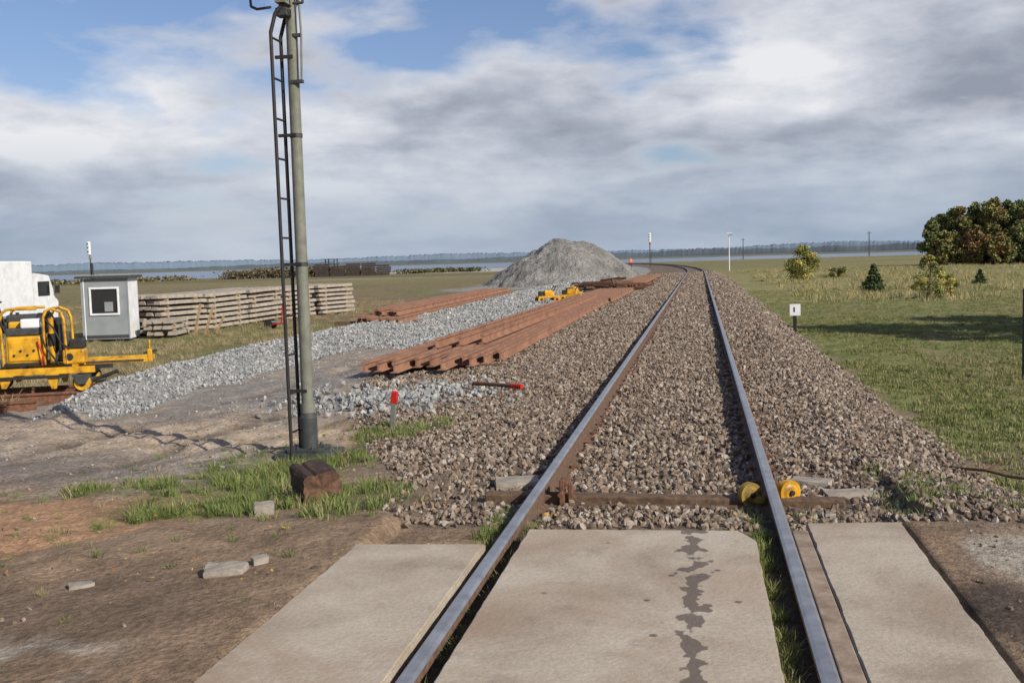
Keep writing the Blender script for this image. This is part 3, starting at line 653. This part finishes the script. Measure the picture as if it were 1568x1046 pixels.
b_.tube([(PX0+.01,PY0-.02,3.36),(PX0+.10,PY0-.05,3.36),(PX0+.115,PY0-.05,3.8),(PX0+.1,PY0-.05,4.25)],.011,M_pole); b_.box((PX0+.05,PY0-.04,3.36),(.12,.05,.03),M_dgrey)
b_.box((PX0+.04,PY0-.03,3.80),(.14,.04,.03),M_dgrey)
b_.box((PX0-.12,PY0-.25,4.44),(.20,.22,.62),M_white,bev=.03); b_.box((PX0-.02,PY0-.1,4.10),(.10,.25,.05),M_pole)
b_.tube([(PX0-.36,PY0-.2,4.8),(PX0-.32,PY0-.2,4.06),(PX0-.26,PY0-.2,4.03),(PX0-.12,PY0-.2,4.04)],.013,M_dgrey)
b_.tube([(PX0+.10,PY0-.2,4.06),(PX0+.20,PY0-.2,4.06),(PX0+.19,PY0-.2,4.8)],.013,M_dgrey)
b_.box((PX0-.03,PY0-.12,4.0),(.12,.12,.08),M_dgrey,bev=.01)
b_.build()
b_=MB('boundary_stake'); g=gh(-3.45,11.3); b_.box((-3.44,11.3,g+.13),(.055,.05,.34),M_pole,ry=.09,bev=.006); b_.box((-3.415,11.3,g+.36),(.07,.055,.14),M_red,ry=.09,bev=.008); b_.build()
import bmesh
def lump(name,c,d,rz,mt,amp=.02,sub=4,rx=0,seed=0):
    bm=bmesh.new(); bmesh.ops.create_cube(bm,size=1); bmesh.ops.subdivide_edges(bm,edges=bm.edges[:],cuts=sub,use_grid_fill=True)
    for v in bm.verts:
        p=Vector((v.co.x*d[0],v.co.y*d[1],v.co.z*d[2])); k=mnoise.noise_vector(p*9+Vector((seed,0,0)))*amp+mnoise.noise_vector(p*25+Vector((seed,5,0)))*amp*.5
        rr=v.co.length; p*= (1-.12*max(0,rr-.55)); v.co=p+k
    me=bpy.data.meshes.new(name); bm.to_mesh(me); bm.free(); me.materials.append(mt); o=link(bpy.data.objects.new(name,me)); o.location=c; o.rotation_euler=(rx,0,rz); return o
# sawn-off end of an old square sleeper: worn corners, split, dark sides and brown cut face
M_face=mat('sawn_sleeper_end',(.16,.085,.055),(.075,.042,.03),16,.95,bump=.8,bdist=.012)
M_rot=mat('rotten_sleeper_wood',(.085,.055,.042),(.035,.026,.022),12,.95,bump=.9,bdist=.02)
bm=bmesh.new(); rings=[]; nseg=40
lg=gh(-2.74,7.1)
for j in range(12):
    vy=j/11; ring=[]
    for k in range(nseg):
        a=2*math.pi*k/nseg; ca,sa=math.cos(a),math.sin(a); q=Vector((ca,vy*1.2,sa))
        rr=.118/((abs(ca)**5+abs(sa)**5)**.2)
        rr*=1+mnoise.noise(q*1.6+Vector((2,0,0)))*.10+mnoise.noise(Vector((ca*7,vy,sa*7)))*.05
        if abs(a-1.9)<.09: rr*=.86
        yo=.03*mnoise.noise(Vector((ca*2,j,sa*2))) if j in (0,11) else 0
        ring.append(bm.verts.new((rr*ca*1.12,vy*.38+yo,rr*sa)))
    rings.append(ring)
for j in range(11):
    for k in range(nseg): bm.faces.new((rings[j][k],rings[j][(k+1)%nseg],rings[j+1][(k+1)%nseg],rings[j+1][k]))
for ring,o_ in ((rings[0],.010),(rings[-1],-.010)):
    cvt=bm.verts.new((0,ring[0].co.y+o_,0))
    for k in range(nseg):
        f=bm.faces.new((ring[k],ring[(k+1)%nseg],cvt)); f.material_index=1
bmesh.ops.recalc_face_normals(bm,faces=bm.faces[:])
me=bpy.data.meshes.new('old_sleeper_stump'); bm.to_mesh(me); bm.free(); me.materials.append(M_rot); me.materials.append(M_face)
o=link(bpy.data.objects.new('old_sleeper_stump',me)); o.location=(-2.64,6.92,lg+.105); o.rotation_euler=(rad(4),rad(-8),rad(36))
M_fst=mat('field_stone',(.34,.30,.25),(.23,.205,.175),12,.9,bump=.4)
lump('field_stone',(-2.92,6.55,gh(-2.92,6.55)+.03),(.12,.10,.09),.3,M_fst,.012,3,0,2)
lump('field_stone',(-2.52,5.13,gh(-2.52,5.13)+.01),(.22,.13,.05),.2,M_fst,.02,4,0,3)
lump('field_stone',(-2.40,5.3,gh(-2.4,5.3)+.01),(.09,.07,.05),.7,M_fst,.01,3,0,4)
lump('field_stone',(-3.3,5.0,gh(-3.3,5.0)),(.12,.09,.04),.7,M_fst,.01,3,0,5)
lump('broken_concrete_slab',(1.02,7.65,-.16),(.34,.2,.07),.1,M_conc,.01,3,0,6)
lump('broken_concrete_slab',(.80,8.0,-.15),(.30,.2,.07),-.3,M_conc,.01,3,0,7)
lump('broken_concrete_slab',(-1.42,7.9,-.15),(.34,.26,.07),.2,M_conc,.01,3,0,8)
b_=MB('marker_bar'); b_.cyl((-3.18,14.4,-.14),(-2.55,13.92,-.12),.028,M_rust); b_.cyl((-2.55,13.92,-.12),(-2.38,13.79,-.115),.032,M_red); b_.build()
b_=MB('fallen_branch'); g=gh(2.35,9.4)+.04; b_.tube([(2.2,9.7,g),(2.4,9.45,g+.03),(2.55,9.3,g+.01),(2.75,9.1,g+.02)],.014,M_wood,n=6); b_.tube([(2.4,9.45,g+.03),(2.55,9.5,g+.10)],.009,M_wood,n=5); b_.build()
g=gh(2.39,27.7); b_=MB('track_marker_sign'); b_.box((2.39,27.7,g+.25),(.09,.07,.6),M_blk,bev=.01); b_.box((2.39,27.65,g+.60),(.27,.03,.30),M_white,bev=.008); b_.box((2.37,27.632,g+.61),(.035,.006,.12),M_blk); b_.build()
g=gh(5.03,17.5); b_=MB('wooden_post'); b_.box((5.03,17.5,g+.7),(.10,.10,1.45),M_blk,bev=.015,rz=.3); b_.box((5.03,17.5,g+1.44),(.10,.09,.06),M_wood,rz=.3,taper=(.5,.5)); b_.build()
b_=MB('street_lamp'); g=gh(3.7,136); b_.cyl((3.7,136,g),(3.7,136,4.3),.07,M_white,r1=.05,n=10); b_.box((3.7,136,4.25),(.7,.12,.10),M_white,bev=.03); b_.box((3.95,135.9,4.1),(.28,.3,.16),M_grey,bev=.04); b_.build()
def signal(loc,h,s=1):
    x_,y_=loc; g=gh(x_,y_); b_=MB('railway_signal'); b_.cyl((x_,y_,g),(x_,y_,h-.2),.07*s,M_dgrey,n=10); b_.box((x_,y_-.1,h-.75*s),(.40*s,.2,1.5*s),M_white,bev=.12*s)
    for k in (-.35,0.1,.5): b_.cyl((x_,y_-.2,h-.75*s+k*s),(x_,y_-.30,h-.75*s+k*s),.06*s,M_blk,n=12)
    b_.box((x_,y_,h-1.75*s),(.3*s,.15,.3*s),M_red if h>5 else M_grey,bev=.03); b_.box((x_+.2*s,y_,g+1.6),(.05,.2,2.4),M_dgrey)
    b_.build()
signal((-7.9,171),5.4); signal((-42.9,68.5),3.75,.65)
for (qx,qy,h) in ((64,420,9),(20,500,9),(110,520,10)):
    b_=MB('utility_pole'); g=gh(qx,qy); b_.cyl((qx,qy,g),(qx,qy,h),.22,M_dgrey,r1=.15,n=8); b_.box((qx,qy,h-.8),(2.0,.15,.15),M_dgrey); b_.build()
# ------------------------------------------------------------ booth
bx=Matrix.Translation((-18.55,30.6,-.64))@Matrix.Rotation(rad(14),4,'Z')
booth=link(bpy.data.objects.new('site_booth',None)); booth.matrix_world=bx
def part(nm,fn):
    b=MB(nm); fn(b); o=b.build(); o.parent=booth; return o
def walls(b):
    W,D,H=1.42,1.15,1.9; wx0,wx1,wz0,wz1=-.42,.42,.86,1.72
    y_=-D/2; tk=.05
    b.box(((-W/2+wx0)/2,y_+tk/2,H/2+.1),(wx0+W/2,tk,H),M_grey); b.box(((W/2+wx1)/2,y_+tk/2,H/2+.1),(W/2-wx1,tk,H),M_grey)
    b.box((0,y_+tk/2,(.1+wz0)/2),(wx1-wx0,tk,wz0-.1),M_grey); b.box((0,y_+tk/2,(H+.1+wz1)/2),(wx1-wx0,tk,H+.1-wz1),M_grey)
    b.box((-W/2+.025,.03,H/2+.1),(.05,D-.06,H),M_white); b.box((W/2-.025,.03,H/2+.1),(.05,D-.06,H),M_white); b.box((0,D/2-.025,H/2+.1),(W-.1,.05,H),M_grey)
    b.box((W/2+.003,-D/2+.02,H/2+.1),(.03,.06,H),M_grey)
    b.box((0,y_-.004,.18),(W,.012,.1),M_dgrey); b.box((-.62,y_-.006,1.05),(.03,.012,1.9),M_white)
part('walls',walls)
part('base_skids',lambda b:(b.box((0,-.4,.05),(1.5,.12,.1),M_dgrey),b.box((0,.4,.05),(1.5,.12,.1),M_dgrey)))
part('roof',lambda b:(b.box((0,0,2.05),(1.70,1.42,.07),M_dgrey,bev=.01),b.box((0,0,2.105),(1.64,1.36,.035),M_grey,bev=.01)))
def win(b):
    for (cx,cz,dx,dz) in ((0,.885,.92,.06),(0,1.705,.92,.06),(-.43,1.295,.06,.76),(.43,1.295,.06,.76)): b.box((cx,-.59,cz),(dx,.05,dz),M_white,bev=.008)
    b.box((0,-.55,1.29),(.80,.01,.76),M_glass); b.box((.12,-.557,1.12),(.26,.006,.3),M_grey)
part('window',win)
# ------------------------------------------------------------ truck
tm=Matrix.Translation((-25.4,33.2,-.6))@Matrix.Rotation(rad(8),4,'Z')
b_=MB('white_box_truck',tm)
b_.box((0,0,1.62),(2.2,4.2,2.05),M_white,bev=.04); b_.box((0,.9,.5),(.9,6.4,.16),M_dgrey)
for q in (-.55,.55): b_.box((q,-2.12,1.6),(1.02,.03,1.9),M_white,bev=.01); b_.box((q*.2,-2.15,1.6),(.03,.03,1.85),M_grey)
b_.box((1.11,0,.66),(.04,4.1,.08),M_grey)
b_.prism([(2.25,.45),(4.05,.45),(4.15,1.05),(3.95,1.25),(3.45,2.1),(2.3,2.2)],-1.05,1.05,M_white,L=Matrix.Rotation(rad(90),4,'Z'))
b_.box((1.06,3.0,1.6),(.02,.9,.55),M_glass); b_.box((1.22,3.75,1.55),(.18,.06,.3),M_blk); b_.box((0,3.75,1.68),(1.7,.06,.62),M_glass,rx=rad(30))
b_.box((0,-2.2,.5),(2.1,.1,.14),M_dgrey)
for q in (-.9,.9): b_.box((q,-2.22,.66),(.22,.05,.14),M_red)
for yy_ in (-1.2,3.1):
    for q in (-.95,.95): b_.cyl((q-.13,yy_,.4),(q+.13,yy_,.4),.4,M_blk,n=24); b_.cyl((q-.14,yy_,.4),(q+.14,yy_,.4),.2,M_grey,n=16)
b_.build()
# ------------------------------------------------------------ sleeper stacks
b_=MB('concrete_sleeper_stack'); r=random.Random(3)
def stack(x0,y0,hd,layers,across,L=2.8):
    T=Matrix.Translation((x0,y0,gh(x0,y0)))@Matrix.Rotation(hd,4,'Z')
    tilt=r.uniform(-.02,.02)
    for l in range(layers):
        z=.06+l*.19; sag=r.uniform(-.06,.06)
        for q in (.45,2.2): b_.M=T; b_.box((-across*.15,q,z-.02),(across*.30,.09,.05),M_woodl)
        for k in range(across):
            j=sag+(r.uniform(-.07,.07) if k==0 else r.uniform(-.02,.02))
            b_.box((-.15-k*.31+j,L/2+r.uniform(-.12,.12),z+.07),(.26,L,.115),M_conc,taper=(.78,1),rz=r.uniform(-.02,.02),rx=tilt+r.uniform(-.006,.006))
    b_.M=Matrix()
for i in range(4): stack(-17.6+i*.27,32.0+i*2.9,rad(-5),7,8)
stack(-16.4,43.7,rad(-12),7,8)
b_.build()
b_=MB('concrete_sleeper_stack'); stack(-16.6,30.9,rad(15),3,3,2.2); b_.build()
b_=MB('leaning_timber')
for q,(dx,h) in enumerate(((0,1.0),(.25,.9),(.5,.6))): b_.box((-16.4+dx,32.2+dx*1.2,-.6+h/2),(.07,.05,h*1.1),M_woodl,ry=.25+.1*q)
b_.build()
b_=MB('red_hand_trolley',Matrix.Translation((-15.0,34.6,-.6)))
b_.tube([(0,0,.15),(.5,.1,.2),(.55,.1,.85)],.025,M_red); b_.tube([(0,.3,.15),(.5,.35,.2),(.55,.35,.85)],.025,M_red); b_.cyl((.55,.1,.85),(.55,.35,.85),.02,M_red); b_.cyl((.05,-.06,.17),(.05,-.02,.17),.16,M_blk,n=16); b_.cyl((.05,.36,.17),(.05,.4,.17),.16,M_blk,n=16); b_.box((.25,.2,.25),(.4,.3,.05),M_grey); b_.build()
# ------------------------------------------------------------ yellow track machine
mm=Matrix.Translation((-11.15,14.75,-.28))@Matrix.Rotation(rad(24),4,'Z')@Matrix.Scale(.96,4)
b_=MB('yellow_track_machine',mm)
for yb in (-.5,.55):
    b_.box((.75,yb,.35),(2.0,.08,.11),M_yel,bev=.01)
    for q in (.12,1.55):
        b_.cyl((q,yb-.05,.14),(q,yb+.03,.14),.13,M_yel,n=24); b_.cyl((q,yb+.03,.14),(q,yb+.05,.14),.16,M_dgrey,n=24); b_.cyl((q,yb-.07,.14),(q,yb-.03,.14),.06,M_blk,n=12)
        b_.prism([(q-.16,.28),(q+.16,.28),(q+.05,.12),(q-.05,.12)],yb-.1,yb-.075,M_dgrey)
    b_.prism([(.30,.30),(.52,.30),(.40,.10),(.33,.10)],yb-.04,yb+.04,M_yel); b_.prism([(1.0,.30),(1.2,.30),(1.15,.06),(1.08,.06)],yb-.04,yb+.04,M_yel)
    b_.box((.75,yb-.055,.26),(1.2,.03,.05),M_blk)
for q in (-.1,.5,1.2,1.7): b_.box((q,.02,.33),(.08,1.0,.08),M_dgrey)
b_.box((.12,-.25,.47),(.36,.35,.13),M_grey,bev=.02); b_.cyl((.02,-.4,.56),(.2,-.4,.56),.05,M_blk,n=12)
b_.box((.68,-.2,.70),(.56,.5,.46),M_yel,bev=.05); b_.box((.68,-.457,.69),(.46,.02,.32),M_yel,bev=.008)
for k in range(4): b_.cyl((.53+k*.1,-.475,.62+.07*(k%2)),(.53+k*.1,-.462,.62+.07*(k%2)),.022,M_blk,n=12)
b_.box((.68,-.2,.47),(.60,.54,.05),M_blk)
b_.box((.66,-.25,1.00),(.50,.36,.12),M_dgrey,bev=.02); b_.box((.78,-.3,1.13),(.28,.24,.15),M_white,bev=.02); b_.box((.52,-.1,1.10),(.2,.3,.12),M_yel,bev=.03)
b_.cyl((.5,.12,.9),(.5,.12,1.3),.03,M_blk,n=10)
b_.box((.66,.05,1.10),(.6,.3,.34),M_dgrey,bev=.04); b_.cyl((.85,-.05,1.2),(1.02,-.05,1.2),.09,M_blk,n=14)
for yb in (-.42,.3):
    b_.tube([(.36,yb,.45),(.34,yb,1.20),(.38,yb,1.32),(.46,yb,1.37),(.9,yb,1.37)],.022,M_yel)
    b_.tube([(.98,yb,.45),(.99,yb,1.22),(1.04,yb,1.33),(1.12,yb,1.36),(1.26,yb,1.30),(1.30,yb,1.18),(1.32,yb,.45)],.022,M_yel)
for q in (.46,1.12): b_.cyl((q,-.42,1.365),(q,.3,1.365),.018,M_yel)
b_.tube([(.42,-.45,1.0),(.28,-.48,1.38),(.22,-.48,1.42),(.16,-.48,1.30)],.014,M_blk); b_.tube([(.42,-.3,1.0),(.30,-.3,1.46),(.36,-.3,1.50)],.014,M_blk); b_.tube([(.3,-.1,.9),(.18,-.1,1.32),(.10,-.1,1.30)],.014,M_blk)
b_.box((1.14,-.05,.95),(.10,.3,.5),M_blk,bev=.02); b_.cyl((1.08,-.3,.5),(1.08,-.3,1.2),.045,M_yel,n=12); b_.cyl((1.08,-.3,.75),(1.08,-.3,.95),.06,M_blk,n=12); b_.cyl((1.22,-.3,.5),(1.22,-.3,1.1),.035,M_dgrey,n=12)
b_.tube([(.95,-.44,.95),(1.02,-.54,.75),(1.12,-.54,.6),(1.2,-.5,.45)],.016,M_blk); b_.tube([(1.0,-.4,1.2),(1.15,-.5,1.05),(1.25,-.5,.8),(1.38,-.45,.7)],.014,M_blk); b_.tube([(.9,-.5,.85),(.98,-.55,.6),(.95,-.52,.45)],.014,M_red)
b_.tube([(1.0,.1,1.3),(1.12,-.1,1.15),(1.2,-.2,.9),(1.28,-.3,.75)],.014,M_blk); b_.box((1.16,.15,.7),(.28,.25,.5),M_dgrey,bev=.03)
b_.box((1.42,-.25,.56),(.34,.36,.24),M_yel,bev=.03); b_.box((1.46,-.2,.76),(.24,.26,.15),M_blk,bev=.02); b_.cyl((1.36,-.44,.56),(1.36,-.40,.56),.06,M_blk,n=14)
b_.box((2.05,-.3,.45),(1.15,.07,.08),M_yel,bev=.01); b_.box((2.05,.3,.45),(1.15,.06,.07),M_yel,bev=.01); b_.box((2.58,0,.45),(.06,.6,.08),M_yel); b_.box((2.60,-.3,.52),(.08,.09,.22),M_yel,bev=.02); b_.cyl((2.6,-.3,.62),(2.6,-.3,.78),.016,M_yel); b_.cyl((2.50,-.3,.56),(2.72,-.3,.60),.016,M_blk); b_.box((1.85,-.3,.38),(.3,.08,.07),M_blk)
b_.box((2.05,-.345,.45),(.9,.012,.03),M_dgrey)
b_.cyl((1.7,-.45,.16),(2.1,-.45,.30),.03,M_blk); b_.cyl((1.5,-.42,.17),(1.9,-.42,.17),.05,M_dgrey)
b_.build()
b_=MB('short_transfer_rail',mm)
for yb in (-.48,.57): b_.sweep(prof,[Vector((-3.5,yb,-.18)),Vector((1.95,yb,-.18))],lambda q:M_rust)
for q in (-3,-2,-1,0,1,1.8): b_.box((q,.05,-.21),(.22,1.9,.10),M_wood)
b_.sweep(prof,[Vector((-3.5,-1.35,-.22)),Vector((.95,-1.15,-.22))],lambda q:M_rust)
b_.sweep(prof,[Vector((-3.5,-1.60,-.24)),Vector((.55,-1.30,-.24))],lambda q:M_rust)
b_.box((.0,-1.3,-.1),(.3,.12,.05),M_white,bev=.01)
b_.build()
def trol(x_,y_,a):
    b_=MB('yellow_rail_trolley',Matrix.Translation((x_,y_,gh(x_,y_)))@Matrix.Rotation(a,4,'Z'))
    b_.box((0,0,.26),(.95,.6,.08),M_yel,bev=.01)
    for q in (-.36,.36):
        for e in (-.3,.3): b_.cyl((q,e-.03,.15),(q,e+.03,.15),.15,M_yel,n=18); b_.cyl((q,e-.04,.15),(q,e+.04,.15),.06,M_blk,n=12)
    b_.box((.05,0,.42),(.45,.4,.26),M_yel,bev=.05); b_.box((-.3,0,.4),(.2,.3,.22),M_blk,bev=.03); b_.tube([(.2,-.2,.5),(.35,-.2,.72),(.35,.2,.72),(.2,.2,.5)],.022,M_blk); b_.build()
trol(-6.75,46.5,.4); trol(-6.0,49.6,1.2); trol(-5.75,47.0,.1)
b_=MB('scrap_sleeper_pile'); r=random.Random(8)
for k in range(26): b_.box((-4.9+r.uniform(-1.1,1.1),57.5+r.uniform(-1,1.5),-.15+.55*r.random()**1.5),(r.uniform(1.2,2.6),.16,.12),M_rust if k%3 else M_wood,rz=r.uniform(-.5,.5),ry=r.uniform(-.15,.15),bev=.01)
b_.build()
M_dwood=mat('creosoted_timber',(.055,.04,.035),(.03,.024,.022),4,.9)
b_=MB('timber_stack'); r=random.Random(9)
g=gh(-66,190)
for l in range(6):
    for k in range(5):
        if l==5 and k in (1,4): continue
        b_.box((-66-4.7+k*2.7+r.uniform(-.2,.2),190+k*1.0,g+.25+l*.40),(2.66,3,.34),M_dwood,rz=.3)
b_.build()
b_=MB('lookout_tower'); g=gh(-74,200)
for a in (-.9,.9):
    for c_ in (-.9,.9): b_.box((-72.5+a,200+c_,g+1.7),(.15,.15,3.4),M_dgrey)
b_.box((-72.5,200,g+2.4),(2.4,2.4,.15),M_dgrey); b_.box((-72.5,199,g+2.9),(2.2,.08,.1),M_dgrey); b_.box((-72.5,200,g+3.4),(2.4,2.2,.12),M_dgrey); b_.build()
# ------------------------------------------------------------ person in orange vest
def person(x_,y_):
    g=gh(x_,y_)
    joints=[(0,0,.95),(0,0,1.2),(0,0,1.45),(0,0,1.55),(0,-.01,1.66),(.2,0,1.42),(.26,-.03,1.15),(.24,-.14,.92),(-.2,0,1.42),(-.27,.0,1.15),(-.27,-.04,.88),(.1,0,.9),(.12,-.05,.5),(.13,.03,.08),(.13,-.12,.04),(-.1,0,.9),(-.13,.08,.5),(-.15,.12,.08),(-.15,-.02,.04)]
    ed=[(0,1),(1,2),(2,3),(3,4),(2,5),(5,6),(6,7),(2,8),(8,9),(9,10),(0,11),(11,12),(12,13),(13,14),(0,15),(15,16),(16,17),(17,18)]
    rr=[.15,.16,.15,.06,.10,.08,.055,.04,.08,.055,.04,.11,.075,.05,.045,.11,.075,.05,.045]
    me=bpy.data.meshes.new('worker'); me.from_pydata(joints,ed,[]); o=link(bpy.data.objects.new('worker_in_orange_vest',me)); o.location=(x_,y_,g); o.rotation_euler=(0,0,.6)
    md=o.modifiers.new('skin','SKIN')
    for i,v in enumerate(me.skin_vertices[0].data): v.radius=(rr[i],rr[i]*.8); v.use_root=(i==0)
    o.modifiers.new('sub','SUBSURF').levels=1; o.modifiers['sub'].render_levels=1
    m,n,b=newmat('worker_clothes'); tcx=n.new('ShaderNodeTexCoord').outputs['Object']; s=n.new('ShaderNodeSeparateXYZ'); n.link(tcx,s.inputs[0])
    n.link(n.ramp(n.math('MULTIPLY',s.outputs[2],.5),[(.0,(.03,.035,.05)),(.47,(.85,.16,.02)),(.765,(.45,.27,.19)),(.85,(.8,.5,.05))],'CONSTANT'),b.inputs['Base Color']); me.materials.append(m)
person(-11,171)
print('objects',len(bpy.data.objects))
